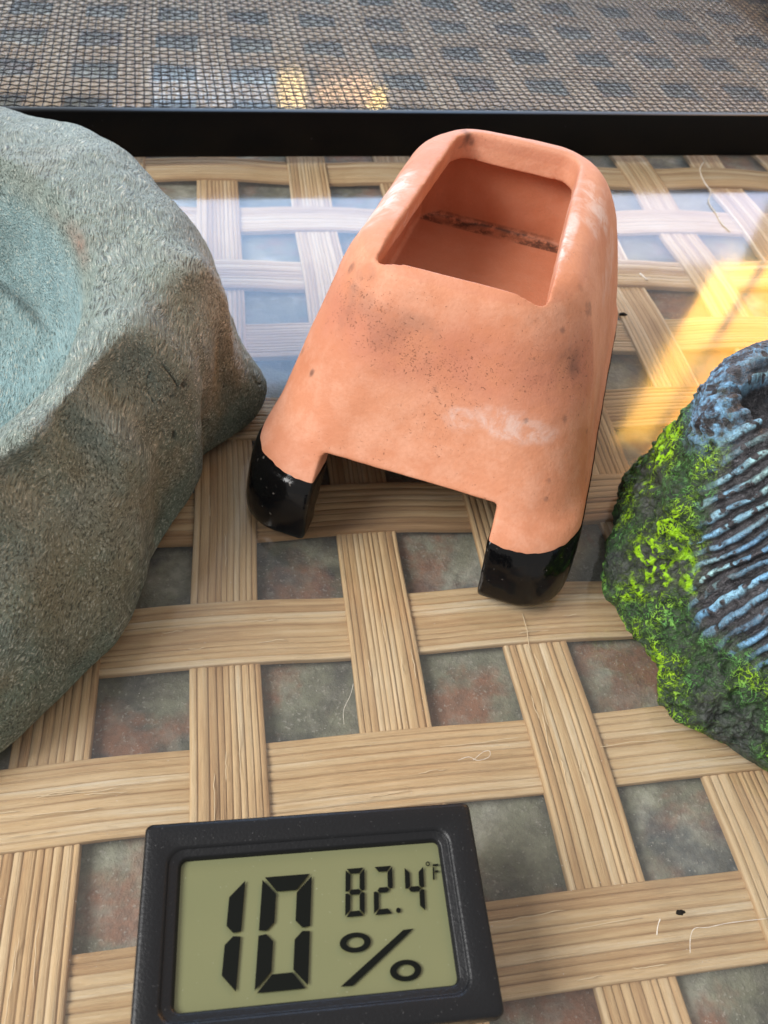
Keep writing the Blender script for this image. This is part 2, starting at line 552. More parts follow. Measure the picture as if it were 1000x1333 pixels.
def make_strip(is_col, idx):
    w = WC if is_col else WR
    c0 = (idx * PER) + w / 2
    a0, a1 = (TY0 + 2, TY1 - 2) if is_col else (TX0 + 2, TX1 - 2)
    n = int((a1 - a0) / 2.2)
    t = np.linspace(a0, a1, n)
    nrib = random.choice((8, 9, 9, 10, 11))
    widths = np.array([random.uniform(0.75, 1.3) for _ in range(nrib)])
    if random.random() < 0.5:
        widths[random.randrange(nrib)] *= 1.7
    edges = np.concatenate([[0], np.cumsum(widths)]) / widths.sum()
    prof = [0.06, 0.16, 0.34, 0.5, 0.66, 0.84, 0.94]
    cross, zz, tone, groove = [], [], [], []
    tones = [random.uniform(0.15, 0.85) for _ in range(nrib)]
    amps = [random.uniform(0.16, 0.40) for _ in range(nrib)]
    st = random.uniform(-0.16, 0.16)
    for k in range(nrib):
        e0, e1 = edges[k], edges[k + 1]
        cross.append(e0); zz.append(-0.24); tone.append(tones[k] + st); groove.append(1.0)
        for q in prof:
            cross.append(e0 + (e1 - e0) * q)
            zz.append(amps[k] * (math.sin(math.pi * q) ** 0.6) - 0.1)
            tone.append(tones[k] + st); groove.append(0.55 if q in (0.06, 0.94) else 0.0)
    cross.append(1.0); zz.append(-0.5); tone.append(0.5); groove.append(1.0)
    cross = np.array([0.0] + cross + [1.0]); zz = np.array([-1.1] + zz + [-1.1])
    tone = np.array([0.3] + tone + [0.3]); groove = np.array([1.0] + groove + [1.0])
    m = len(cross)
    T, Cc = np.meshgrid(t, cross, indexing='ij')
    sd = idx * 31 + (7 if is_col else 1203)
    flat = np.stack([T.ravel() / 38.0, np.full(T.size, idx * 3.7), np.full(T.size, 5.0 if is_col else 2.0)], 1)
    wob = vnoise(flat, sd).reshape(T.shape) * 0.45
    wid = 1 + vnoise(flat * 0.7 + 9, sd + 5).reshape(T.shape) * 0.022
    ribw = vnoise(np.stack([T.ravel() / 25.0, Cc.ravel() * 9, np.full(T.size, 1.0)], 1), sd + 9).reshape(T.shape)
    lat = c0 + wob + (Cc - 0.5) * w * wid + ribw * 0.12 * np.sin(Cc * math.pi)
    other_w = WR if is_col else WC
    v = (T - other_w / 2) / PER
    ph = np.cos(math.pi * (v + idx))
    ph = np.sign(ph) * np.abs(ph) ** 0.7
    Z = WZ + (1 if is_col else -1) * 0.46 * ph + zz[None, :] * (1 + 0.25 * ribw) + \
        vnoise(np.stack([T.ravel() / 9.0, Cc.ravel() * 14, np.full(T.size, 3.0)], 1), sd + 2).reshape(T.shape) * 0.05
    Xv, Yv = (lat, T) if is_col else (T, lat)
    verts = np.stack([Xv.ravel(), Yv.ravel(), Z.ravel()], 1) * MM
    faces = grid_faces(n, m)
    if is_col:
        faces = [f[::-1] for f in faces]
    o = mesh_obj('rattan_strip', verts, faces, M_RATTAN, top)
    tn = tone[None, :] + 0.16 * vnoise(np.stack([T.ravel() / 30.0, Cc.ravel() * 7, np.full(T.size, 8.0)], 1), sd + 3).reshape(T.shape)
    point_attr(o, 'tone', tn.ravel())
    point_attr(o, 'groove', np.broadcast_to(groove[None, :], T.shape).ravel())
    uvl = o.data.uv_layers.new(name='grain')
    li = np.zeros(len(o.data.loops), np.int32)
    o.data.loops.foreach_get('vertex_index', li)
    uvs = np.stack([T.ravel() + idx * 77.0, Cc.ravel() * 13.0 + idx * 19.0 + (0 if is_col else 500)], 1)
    uvl.data.foreach_set('uv', uvs[li].ravel().astype(np.float32))
    return o


strips = {}
for i in range(-4, 12):
    strips[('c', i)] = make_strip(True, i)
for j in range(-3, 16):
    strips[('r', j)] = make_strip(False, j)

# raised pale fibres split off the canes
LOOSE = []
for _ in range(46):
    if random.random() < 0.5:
        i_, j_ = random.choice([(-1, -1), (0, 0), (1, 1), (2, 0), (2, 2), (3, -1), (0, 2), (1, 3), (3, 1)])
        LOOSE.append((i_ * PER + random.uniform(0.1, 0.95) * WC, j_ * PER + WR / 2 + random.uniform(-11, 11), random.uniform(3, 10), math.pi / 2 + random.uniform(-.05, .05)))
    else:
        i_, j_ = random.choice([(1, 0), (0, 1), (2, 1), (3, 0), (2, -1), (-1, 0), (1, 2), (3, 2), (0, -1)])
        LOOSE.append((i_ * PER + WC / 2 + random.uniform(-11, 11), j_ * PER + random.uniform(0.1, 0.95) * WR, random.uniform(3, 10), random.uniform(-.05, .05)))
for key, x, y, ln, ang in [(('c', 2), 66.5, 33, 9, 1.50), (('c', 2), 67.0, 24, 8, 1.62), (('c', 1), 37.4, 36, 7, 1.55),
                           (('r', 0), 52, 10.4, 16, 0.02), (('r', -1), 52, -19.5, 15, 0.04), (('r', -1), 66, -22, 12, 0.03),
                           (('r', 0), 80, 7.5, 12, 0.0), (('r', 0), -18, 8.2, 14, 0.02), (('r', 0), -20, 5.2, 11, 0.01),
                           (('c', 0), 8.6, 14, 12, 1.57), (('c', 0), 4.1, 5, 9, 1.57), (('c', -1), -22, -16, 10, 1.6),
                           (('c', -1), -25, -20, 12, 1.55), (('c', 2), 64.5, 10, 10, 1.52)] + \
        [(None, *q) for q in LOOSE]:
    vs, fs = [], []
    pts = []
    for k in range(9):
        u = k / 8
        xx = x + math.cos(ang) * ln * (u - .5) + random.uniform(-.12, .12)
        yy = y + math.sin(ang) * ln * (u - .5) + random.uniform(-.12, .12)
        pts.append((xx * MM, yy * MM, (-2.05 + 0.25 * math.sin(u * 7 + x)) * MM))
    tube(vs, fs, pts, [0.02 * MM] + [0.075 * MM] * 7 + [0.02 * MM], 4)
    mesh_obj('fibre', vs, fs, M_SPLINT, top)

gb = box_bm((TX0 - 3) * MM, (TX1 + 3) * MM, (TY0 - 3) * MM, (TY1 + 3) * MM, -1.6 * MM, 0.0)
glass = bm_obj('glass_top', gb, M_GLASS)
glass.data.materials.append(M_CLEAR)
for p in glass.data.polygons:
    p.material_index = 0 if p.normal.z > 0.5 else 1
tag(glass, kind='structure')
glass['label'] = 'clear glass sheet lying over the cane weave'

# ------------------------------------------------------------------ screen lid
lid = empty('screen_lid', (-0.0162, 0.2222, 0.0), math.radians(2.85))
tag(lid, 'black framed wire mesh screen lid lying behind the hide and bowl', 'screen lid')
LX0, LX1, LD, LH = -150.0, 330.0, 255.0, 15.2
bm_obj('frame_bar', box_bm(LX0 * MM, LX1 * MM, 0, 3.2 * MM, 0.15 * MM, LH * MM, 0.5 * MM, 3), M_FRAME, lid, True)
bm_obj('frame_bar', box_bm(LX0 * MM, LX1 * MM, (LD - 3.2) * MM, LD * MM, 0.15 * MM, LH * MM, 0.5 * MM, 3), M_FRAME, lid, True)
bm_obj('frame_bar', box_bm(LX0 * MM, (LX0 + 3.2) * MM, 3.3 * MM, (LD - 3.3) * MM, 0.15 * MM, LH * MM, 0.5 * MM, 3), M_FRAME, lid, True)
bm_obj('frame_bar', box_bm((LX1 - 3.2) * MM, LX1 * MM, 3.3 * MM, (LD - 3.3) * MM, 0.15 * MM, LH * MM, 0.5 * MM, 3), M_FRAME, lid, True)
for o in lid.children:
    o.data.set_sharp_from_angle(angle=math.radians(30))


def wire_mesh():
    px, py, r, zc = 2.9, 3.05, 0.225, LH - 1.6
    xs = np.arange(LX0 + 4, LX1 - 3, px); ys = np.arange(4.2, LD - 3, py)
    vs, fs, n0 = [], [], 0
    sides = [(1, 0), (0, 1), (-1, 0), (0, -1)]
    def add(path, lat_axis):
        nonlocal n0
        n = len(path)
        for s, u in sides:
            q = path.copy(); q[:, lat_axis] += s * r; q[:, 2] += u * r
            vs.append(q)
        base = n0
        for s in range(4):
            a, b = base + s * n, base + ((s + 1) % 4) * n
            k = np.arange(n - 1)
            fs.append(np.stack([a + k, b + k, b + k + 1, a + k + 1], 1))
        n0 += 4 * n
    for j, y in enumerate(ys):
        t = np.arange(LX0 + 2, LX1 - 2, px / 2)
        zz = zc + 0.26 * np.cos(np.pi * (t - xs[0]) / px + np.pi * j)
        jj = vnoise(np.stack([t / px * 1.0, np.full(len(t), j * 5.3), np.zeros(len(t))], 1), 3) * 0.13 + \
            vnoise(np.stack([t / 60, np.full(len(t), y / 50), np.zeros(len(t))], 1), 4) * 0.9
        sag = -0.8 * np.sin(np.pi * np.clip((t - LX0) / (LX1 - LX0), 0, 1)) * math.sin(math.pi * y / LD)
        add(np.stack([t, y + jj, zz + sag], 1), 1)
    for i, x in enumerate(xs):
        t = np.arange(2.4, LD - 2, py / 2)
        zz = zc + 0.26 * np.cos(np.pi * (t - ys[0]) / py + np.pi * (i + 1))
        jj = vnoise(np.stack([t / py, np.full(len(t), i * 4.1), np.zeros(len(t)) + 9], 1), 5) * 0.10 + \
            vnoise(np.stack([t / 60, np.full(len(t), x / 50), np.zeros(len(t)) + 2], 1), 6) * 0.9
        sag = -0.8 * math.sin(math.pi * min(max((x - LX0) / (LX1 - LX0), 0), 1)) * np.sin(np.pi * t / LD)
        add(np.stack([x + jj, t, zz + sag], 1), 0)
    V = np.concatenate(vs) * MM; Fq = np.concatenate(fs)
    o = mesh_obj('wire_mesh', V.tolist(), Fq.tolist(), M_WIRE, lid)
    tag(o, kind='stuff')


wire_mesh()

# ------------------------------------------------------------------ terracotta hide
hide = empty('terracotta_hide', (0.0425, 0.0490, 0.0), math.radians(-25.6))
tag(hide, 'orange terracotta reptile hide with square top opening and black glazed feet', 'reptile hide')
CX = -1.9
# z, half width, front y, back y, corner radius (mm)
SEC = [(0.0, 34.2, 0.2, 100, 9), (1.0, 35.1, -0.8, 101, 9.5), (4, 35.4, -1.0, 101.5, 10.5), (9, 35.3, -0.3, 101.2, 12), (13, 34.9, 1.2, 101, 13),
       (15.5, 34.3, 3.0, 100.6, 13.5), (19, 32.8, 6.4, 100, 14.5), (26, 31.0, 10.6, 98.5, 15.5), (34, 28.8, 14.4, 96, 15.5),
       (41, 26.8, 17.4, 93.5, 16.5), (46, 25.2, 19.4, 91.5, 16), (50, 23.4, 21.2, 88.6, 15), (53, 21.4, 23.0, 86, 13.5),
       (55, 18.6, 25.6, 83.6, 11), (56.0, 15.0, 29.5, 80, 8)]


def hide_ring(sec, n=24):
    z, hx, y0, y1, r = sec
    pts = []
    cs = [(CX + hx - r, y0 + r, -90), (CX + hx - r, y1 - r, 0), (CX - hx + r, y1 - r, 90), (CX - hx + r, y0 + r, 180)]
    for cx, cy, a0 in cs:
        for k in range(n):
            a = math.radians(a0 + 90.0 * k / (n - 1))
            x, y = cx + r * math.cos(a), cy + r * math.sin(a)
            tp = min(max((y - 30) / 75.0, 0), 1)
            pts.append((CX + (x - CX) * (1 - 0.075 * tp * tp) - 0.3 * min(max((z - 25) / 25, 0), 1), y, z))
    return pts


def loft(sections):
    vs, fs = [], []
    rings = [hide_ring(s) for s in sections]
    n = len(rings[0])
    for rr in rings: vs += rr
    for k in range(len(rings) - 1):
        for a in range(n):
            b = (a + 1) % n
            fs.append((k * n + a, k * n + b, (k + 1) * n + b, (k + 1) * n + a))
    fs.append(tuple(range(n))[::-1])
    fs.append(tuple((len(rings) - 1) * n + a for a in range(n)))
    me = bpy.data.meshes.new('tmp')
    me.from_pydata([(x * MM, y * MM, z * MM) for x, y, z in vs], [], fs)
    return me


def spline_secs(sec, k=4):
    """resample the section list smoothly (Catmull-Rom)"""
    s = np.array(sec, float); out = []
    for i in range(len(s) - 1):
        p0, p1, p2, p3 = s[max(i - 1, 0)], s[i], s[i + 1], s[min(i + 2, len(s) - 1)]
        for q in range(k):
            t = q / k
            out.append(0.5 * ((2 * p1) + (-p0 + p2) * t + (2 * p0 - 5 * p1 + 4 * p2 - p3) * t * t + (-p0 + 3 * p1 - 3 * p2 + p3) * t ** 3))
    out.append(s[-1])
    return [tuple(x) for x in out]


def tmp_obj(me):
    o = bpy.data.objects.new('tmp', me)
    scene.collection.objects.link(o)
    return o


def prism(poly_bottom, poly_top, rf=None, taper=0.0):
    """closed mesh between two rounded rects (x0,x1,y0,y1,z,r)"""
    def rr(p, n=8):
        x0, x1, y0, y1, z, r = p
        pts = []
        f = r if rf is None else rf
        for cx, cy, a0, q in ((x1 - f, y0 + f, -90, f), (x1 - r, y1 - r, 0, r), (x0 + r, y1 - r, 90, r), (x0 + f, y0 + f, 180, f)):
            for k in range(n):
                a = math.radians(a0 + 90.0 * k / (n - 1))
                px, py = cx + q * math.cos(a), cy + q * math.sin(a)
                pts.append(((x0 + x1) / 2 - 0.6 * (taper > 0) + (px - (x0 + x1) / 2) * (1 - taper * (py - y0) / (y1 - y0)), py, z))
        return pts
    A, B = rr(poly_bottom), rr(poly_top)
    n = len(A)
    fs = [(a, (a + 1) % n, n + (a + 1) % n, n + a) for a in range(n)]
    fs.append(tuple(range(n))[::-1]); fs.append(tuple(n + a for a in range(n)))
    me = bpy.data.meshes.new('tmp')
    me.from_pydata([(x * MM, y * MM, z * MM) for x, y, z in A + B], [], fs)
    return me


body_tmp = tmp_obj(loft(spline_secs(SEC)))
inner_secs = [(-1, 29.5, 6.5, 95, 9), (4, 29.8, 6.5, 95, 9), (18, 27, 13, 93, 10), (25.5, 24, 18.5, 91, 10), (27.5, 21, 22, 90, 9)]
cutters = [tmp_obj(loft(inner_secs)),
           tmp_obj(prism((-21.6, 17.2, -8, 24, -2, 0.4), (-20.4, 15.6, -8, 24, 19.6, 0.4))),
           tmp_obj(prism((-18.6, 14.0, 27, 79, 46, 5.0), (-16.2, 15.0, 23.2, 79.5, 62, 5.0), 1.6, 0.15)),
           tmp_obj(prism((-23.4, 15.0, 27.5, 83.5, 32.2, 6), (-21.8, 15.0, 27.5, 83.5, 49.5, 6)))]
for c in cutters:
    md = body_tmp.modifiers.new('b', 'BOOLEAN')
    md.operation = 'DIFFERENCE'; md.object = c; md.solver = 'EXACT'
md = body_tmp.modifiers.new('r', 'REMESH'); md.mode = 'VOXEL'; md.voxel_size = 0.00046; md.use_smooth_shade = True
md = body_tmp.modifiers.new('s', 'SMOOTH'); md.factor = 0.5; md.iterations = 10
dg = bpy.context.evaluated_depsgraph_get()
me = bpy.data.meshes.new_from_object(body_tmp.evaluated_get(dg))
for o in cutters + [body_tmp]:
    bpy.data.objects.remove(o)

nv = len(me.vertices)
co = np.zeros(nv * 3); me.vertices.foreach_get('co', co); co = co.reshape(-1, 3) / MM
no = np.zeros(nv * 3); me.vertices.foreach_get('normal', no); no = no.reshape(-1, 3)
d = 0.28 * fbm(co / 14.0, 3, 21) + 0.05 * fbm(co / 2.2, 2, 33)
co2 = co + no * d[:, None]
co2[:, 2] = np.maximum(co2[:, 2], 0.0)
me.vertices.foreach_set('co', (co2 * MM).ravel()); me.update()

bm = bmesh.new(); bm.from_mesh(me)
bpy.data.meshes.remove(me)


def glaze_wave(b, sign):
    b.verts.ensure_lookup_table()
    p = np.array([v.co[:] for v in b.verts]) / MM
    q = np.stack([p[:, 0], p[:, 1], p[:, 2] * 0], 1)
    w = 0.75 * fbm(q / 9.0, 2, 91) + 0.30 * fbm(q / 2.4, 2, 92)
    for v, dz in zip(b.verts, w * sign * MM):
        v.co.z += dz


def half(bm_src, upper):
    b = bm_src.copy()
    glaze_wave(b, 1)
    bmesh.ops.bisect_plane(b, geom=list(b.verts) + list(b.edges) + list(b.faces), dist=1e-7,
                           plane_co=(0, 0, 0.0146), plane_no=(0.020, 0.03, 1),
                           clear_outer=not upper, clear_inner=upper)
    glaze_wave(b, -1)
    return b


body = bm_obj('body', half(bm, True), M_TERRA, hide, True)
foot_bm = half(bm, False)
bm.free()
foot = bm_obj('glazed_foot', foot_bm, M_GLAZE, hide, True)
foot['label'] = 'glossy black glazed lower edge and feet of the terracotta hide'
# the glaze sits a little proud of the clay
nv = len(foot.data.vertices)
fc = np.zeros(nv * 3); foot.data.vertices.foreach_get('co', fc); fc = fc.reshape(-1, 3)
fn = np.zeros(nv * 3); foot.data.vertices.foreach_get('normal', fn); fn = fn.reshape(-1, 3)
fc += fn * (0.00022 * sstep(0.0146, 0.0134, fc[:, 2]))[:, None]
fc[:, 2] = np.maximum(fc[:, 2], 0.00002)
foot.data.vertices.foreach_set('co', fc.ravel()); foot.data.update()

nv = len(body.data.vertices)
co = np.zeros(nv * 3); body.data.vertices.foreach_get('co', co); co = co.reshape(-1, 3) / MM


def blob(c, r, warp=0.35, seed=5):
    c = np.array(c, float); r = np.array(r, float)
    dd = np.linalg.norm((co - c) / r, axis=1) + warp * fbm(co / (r.mean() * 0.5), 3, seed)
    return sstep(1.0, 0.35, dd)


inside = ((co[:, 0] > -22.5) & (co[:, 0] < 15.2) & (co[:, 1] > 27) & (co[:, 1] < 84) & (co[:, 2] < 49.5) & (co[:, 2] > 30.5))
point_attr(body, 'white_bloom', np.clip(blob((-22, 46, 51), (7, 17, 8), 0.3, 5) * 1.0 + blob((17.5, 62, 54), (7, 10, 6), 0.45, 6) * 0.75 +
           blob((14, 46, 55), (1.6, 16, 4), 0.2, 8) * 0.9 + blob((12, 14, 33), (14, 9, 3.6), 0.6, 9) * 0.5 + blob((24, 62, 44), (5, 14, 8), 0.5, 10) * 0.4, 0, 1))
point_attr(body, 'dark_smudge', np.clip(blob((22, 23, 44), (5, 5, 5), 0.45, 11) * 0.8 + blob((22, 34, 50), (2, 2.4, 3), 0.5, 12) * 0.9 +
           blob((-18, 26, 49), (6, 4, 4), 0.6, 13) * 0.35 + blob((-14.8, 79, 54), (2.6, 2.6, 2.5), 0.5, 14), 0, 1))
flecks = np.zeros(nv)
_idx = np.where((co[:, 1] < 40) & (co[:, 2] > 17))[0]
for k in range(34):
    c_ = co[_idx[random.randrange(len(_idx))]]
    r_ = random.uniform(0.35, 0.9)
    dd_ = np.linalg.norm((co - c_) / np.array([r_ * random.uniform(.6, 1.6), r_, r_ * random.uniform(.7, 2.0)]), axis=1)
    flecks = np.maximum(flecks, sstep(1.3, 0.5, dd_) * random.uniform(0.35, 0.9))
at_ = body.data.attributes['dark_smudge']
_v = np.zeros(nv, np.float32); at_.data.foreach_get('value', _v)
at_.data.foreach_set('value', np.clip(_v + flecks + 0.30 * blob((-14, 22, 43), (13, 8, 7), 0.7, 18), 0, 1).astype(np.float32))
band = np.exp(-((co[:, 2] - 41 - 3 * fbm(co / 12, 2, 15)) / 6.0) ** 2) * (co[:, 1] < 34)
topz = (co[:, 2] > 53) * 0.35
point_attr(body, 'red_band', np.clip(band * (0.95 + 0.5 * fbm(co / 6, 3, 20)) + topz, 0, 1))
point_attr(body, 'pits', np.clip(0.42 + 0.6 * fbm(co / 16, 3, 16) + band * 0.45 + blob((-18, 27, 47), (12, 10, 8), .3, 17) * 0.4, 0, 1) * (1 - inside))
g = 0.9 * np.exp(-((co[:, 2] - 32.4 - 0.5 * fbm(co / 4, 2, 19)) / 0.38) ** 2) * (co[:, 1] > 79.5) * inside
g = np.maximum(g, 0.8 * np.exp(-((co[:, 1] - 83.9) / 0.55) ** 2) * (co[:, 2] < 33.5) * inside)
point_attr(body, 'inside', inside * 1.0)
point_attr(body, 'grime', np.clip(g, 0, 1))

# ------------------------------------------------------------------ stone bowl
bowl = empty('water_bowl', (-0.062, 0.084, 0.0))
tag(bowl, 'large grey green stone textured water bowl with round hollow', 'bowl')


def ang_interp(table, th):
    """periodic smooth interpolation, degrees"""
    a = np.array([t[0] for t in table], float); v = np.array([t[1] for t in table], float)
    a3 = np.concatenate([a - 360, a, a + 360]); v3 = np.concatenate([v, v, v])
    fine = np.arange(-360, 720, 0.5)
    y = np.interp(fine, a3, v3)
    k = np.hanning(13); k /= k.sum()
    y = np.convolve(y, k, 'same')
    return np.interp(th, fine, y)


def make_bowl():
    th = np.concatenate([np.linspace(-90, 95, 760, endpoint=False), np.linspace(95, 270, 200, endpoint=False)])
    rb = ang_interp([(-180, 75), (-120, 78), (-80, 78), (-66, 76), (-59, 72.5), (-47, 69), (-30, 62), (-12, 62.5), (-2, 63), (3, 70),
                     (7, 76.5), (11, 81), (15, 81), (20, 79), (28, 78), (45, 79), (90, 82), (140, 78)], th)
    rs = ang_interp([(-180, 68), (-120, 66), (-66, 62), (-45, 59), (-30, 57.5), (-12, 60), (-3, 63), (4, 69), (9, 73.5), (16, 71), (28, 71), (38, 73.5),
                     (57, 79), (73, 79.5), (120, 75)], th)
    zs = ang_interp([(-180, 33), (-66, 31), (-30, 33), (-5, 36), (6, 38.5), (16, 38.5), (38, 40.5), (73, 40), (120, 36)], th)
    ri = ang_interp([(-180, 46), (-60, 47), (-40, 47), (-13, 46.5), (4, 46.5), (38, 47.0), (58, 48.6), (120, 47)], th)
    zt = ang_interp([(-180, 41), (-66, 40.5), (-40, 42.5), (-13, 44), (6, 45), (38, 48.0), (73, 48.5), (120, 45)], th)
    ns = 300
    # control profile as (r, z) chain per angle
    ctrl_r = np.stack([rb - 5, rb - 0.5, rb * 0.93 + rs * 0.07 + .4, rb * 0.55 + rs * 0.45 + 1.8, rs + 1.8, rs - 3.6, (rs + ri) / 2 + 1.0, ri + 3.5, ri + 0.2, ri - 2.2, ri - 7, ri * 0.62, ri * 0.3, ri * 0.01], 1)
    ctrl_z = np.stack([rb * 0, rb * 0 + 0.6, rb * 0 + 5, zs * 0.50, zs * 0.86, zs + (zt - zs) * 0.50, zt - 0.3, zt - 0.2, zt - 2.0, zt - 7.5, zt * 0 + 22, zt * 0 + 13, zt * 0 + 10.5, zt * 0 + 10], 1)
    ft = np.exp(-((th - 11) / 11.0) ** 2)
    ctrl_r[:, 3] -= ft * 5.0; ctrl_r[:, 4] -= ft * 1.5; ctrl_r[:, 2] += ft * 1.0
    ctrl_z[:, 2] += ft * 2.0
    nc = ctrl_r.shape[1]
    # denser sampling on the outside, sparser in the hollow
    s = np.concatenate([np.linspace(0, 9, 240), np.linspace(9, nc - 1, 61)[1:]])
    def cr(c):
        i = np.clip(np.floor(s).astype(int), 0, nc - 2); t = s - i
        p0, p1, p2, p3 = c[:, np.maximum(i - 1, 0)], c[:, i], c[:, i + 1], c[:, np.minimum(i + 2, nc - 1)]
        return 0.5 * (2 * p1 + (p2 - p0) * t + (2 * p0 - 5 * p1 + 4 * p2 - p3) * t ** 2 + (-p0 + 3 * p1 - 3 * p2 + p3) * t ** 3)
    r, z = cr(ctrl_r), cr(ctrl_z)
    a = np.radians(th)[:, None]
    X, Y = r * np.cos(a), r * np.sin(a)
    P = np.stack([X.ravel(), Y.ravel(), z.ravel()], 1)
    S = np.broadcast_to(s[None, :], r.shape).ravel()
    TH = np.broadcast_to(th[:, None], r.shape).ravel()
    # normals from finite differences
    G = P.reshape(len(th), len(s), 3)
    du = np.roll(G, -1, 0) - np.roll(G, 1, 0)
    dv = np.gradient(G, axis=1)
    N = np.cross(du, dv); N /= np.linalg.norm(N, axis=2, keepdims=True) + 1e-9
    N = N.reshape(-1, 3)
    outer = sstep(0.4, 2.0, S) * sstep(9.4, 8.0, S)
    inn = sstep(8.3, 9.2, S)
    dsp = (1.7 * fbm(P / 26.0, 3, 41) + 0.7 * fbm(P / 9.0, 3, 43)) * outer
    # facet-like flats and a few grooves on the outside
    wall = sstep(0.6, 2.0, S) * sstep(6.6, 4.6, S)
    tw = TH + 4.0 * np.sin(S * 1.1) + 5 * vnoise(P / 18.0, 44)
    fold = 2.6 * np.exp(-((tw + 7) / 5.0) ** 2) - 2.4 * np.exp(-((tw + 19) / 5.5) ** 2) + 2.0 * np.exp(-((tw + 33) / 7) ** 2) - 1.6 * np.exp(-((tw + 47) / 5) ** 2) + 1.6 * np.exp(-((tw - 24) / 6) ** 2) - 1.8 * np.exp(-((tw - 3) / 3.5) ** 2)
    dsp += 0.75 * fold * wall
    dsp += 0.16 * fbm(P / 1.6, 3, 51) * (outer + 0.5 * inn)
    dsp += 0.5 * fbm(P / 13.0, 2, 53) * inn
    crk = np.abs(fbm(P / 11.0 + np.array([3, 1, 9.0]), 3, 57))
    crk = sstep(0.016, 0.004, crk) * sstep(0.25, 0.5, vnoise(P / 14.0, 59)) * outer * sstep(6.2, 5, S)
    dsp -= 0.45 * crk
    # knob under the front of the rim and a groove around the inner shelf
    kn = np.exp(-(((TH + 41) / 5.0) ** 2 + ((S - 5.9) / 0.7) ** 2)) * 2.0 - np.exp(-(((TH + 33) / 4.0) ** 2 + ((S - 5.0) / 0.8) ** 2)) * 2.0
    dsp += kn
    step = np.exp(-((S - 10.1 - 0.12 * np.sin(np.radians(TH) * 3)) / 0.09) ** 2) * sstep(20, 45, TH) * sstep(140, 110, TH)
    dsp -= 0.9 * step
    V = P + N * dsp[:, None]
    V[:, 2] = np.maximum(V[:, 2], 0.0)
    nth, nsn = len(th), len(s)
    faces = grid_faces(nth, nsn, True)
    o = mesh_obj('body', V * MM, faces, M_BOWL, bowl)
    point_attr(o, 'inner', inn)
    point_attr(o, 'rim', np.clip(sstep(2.2, 6.4, S + 1.6 * fbm(P / 9.0, 3, 63)) * sstep(9.3, 8.6, S), 0, 1))
    point_attr(o, 'crack', np.clip(crk + 0.7 * step, 0, 1) * 0.85)
    rust = np.exp(-(((TH - 20) / 7) ** 2 + ((S - 8.1) / 0.5) ** 2)) + 0.7 * np.exp(-(((TH - 33) / 3) ** 2 + ((S - 8.4) / 0.3) ** 2))
    point_attr(o, 'rust', np.clip(rust * (0.6 + 0.8 * fbm(P / 5, 2, 61)), 0, 1))
    return o


make_bowl()

# ------------------------------------------------------------------ painted cave rock
rock = empty('cave_rock', (0.138, 0.042, 0.0))
tag(rock, 'dark painted rock with green moss and blue ridges at the right edge', 'rock')


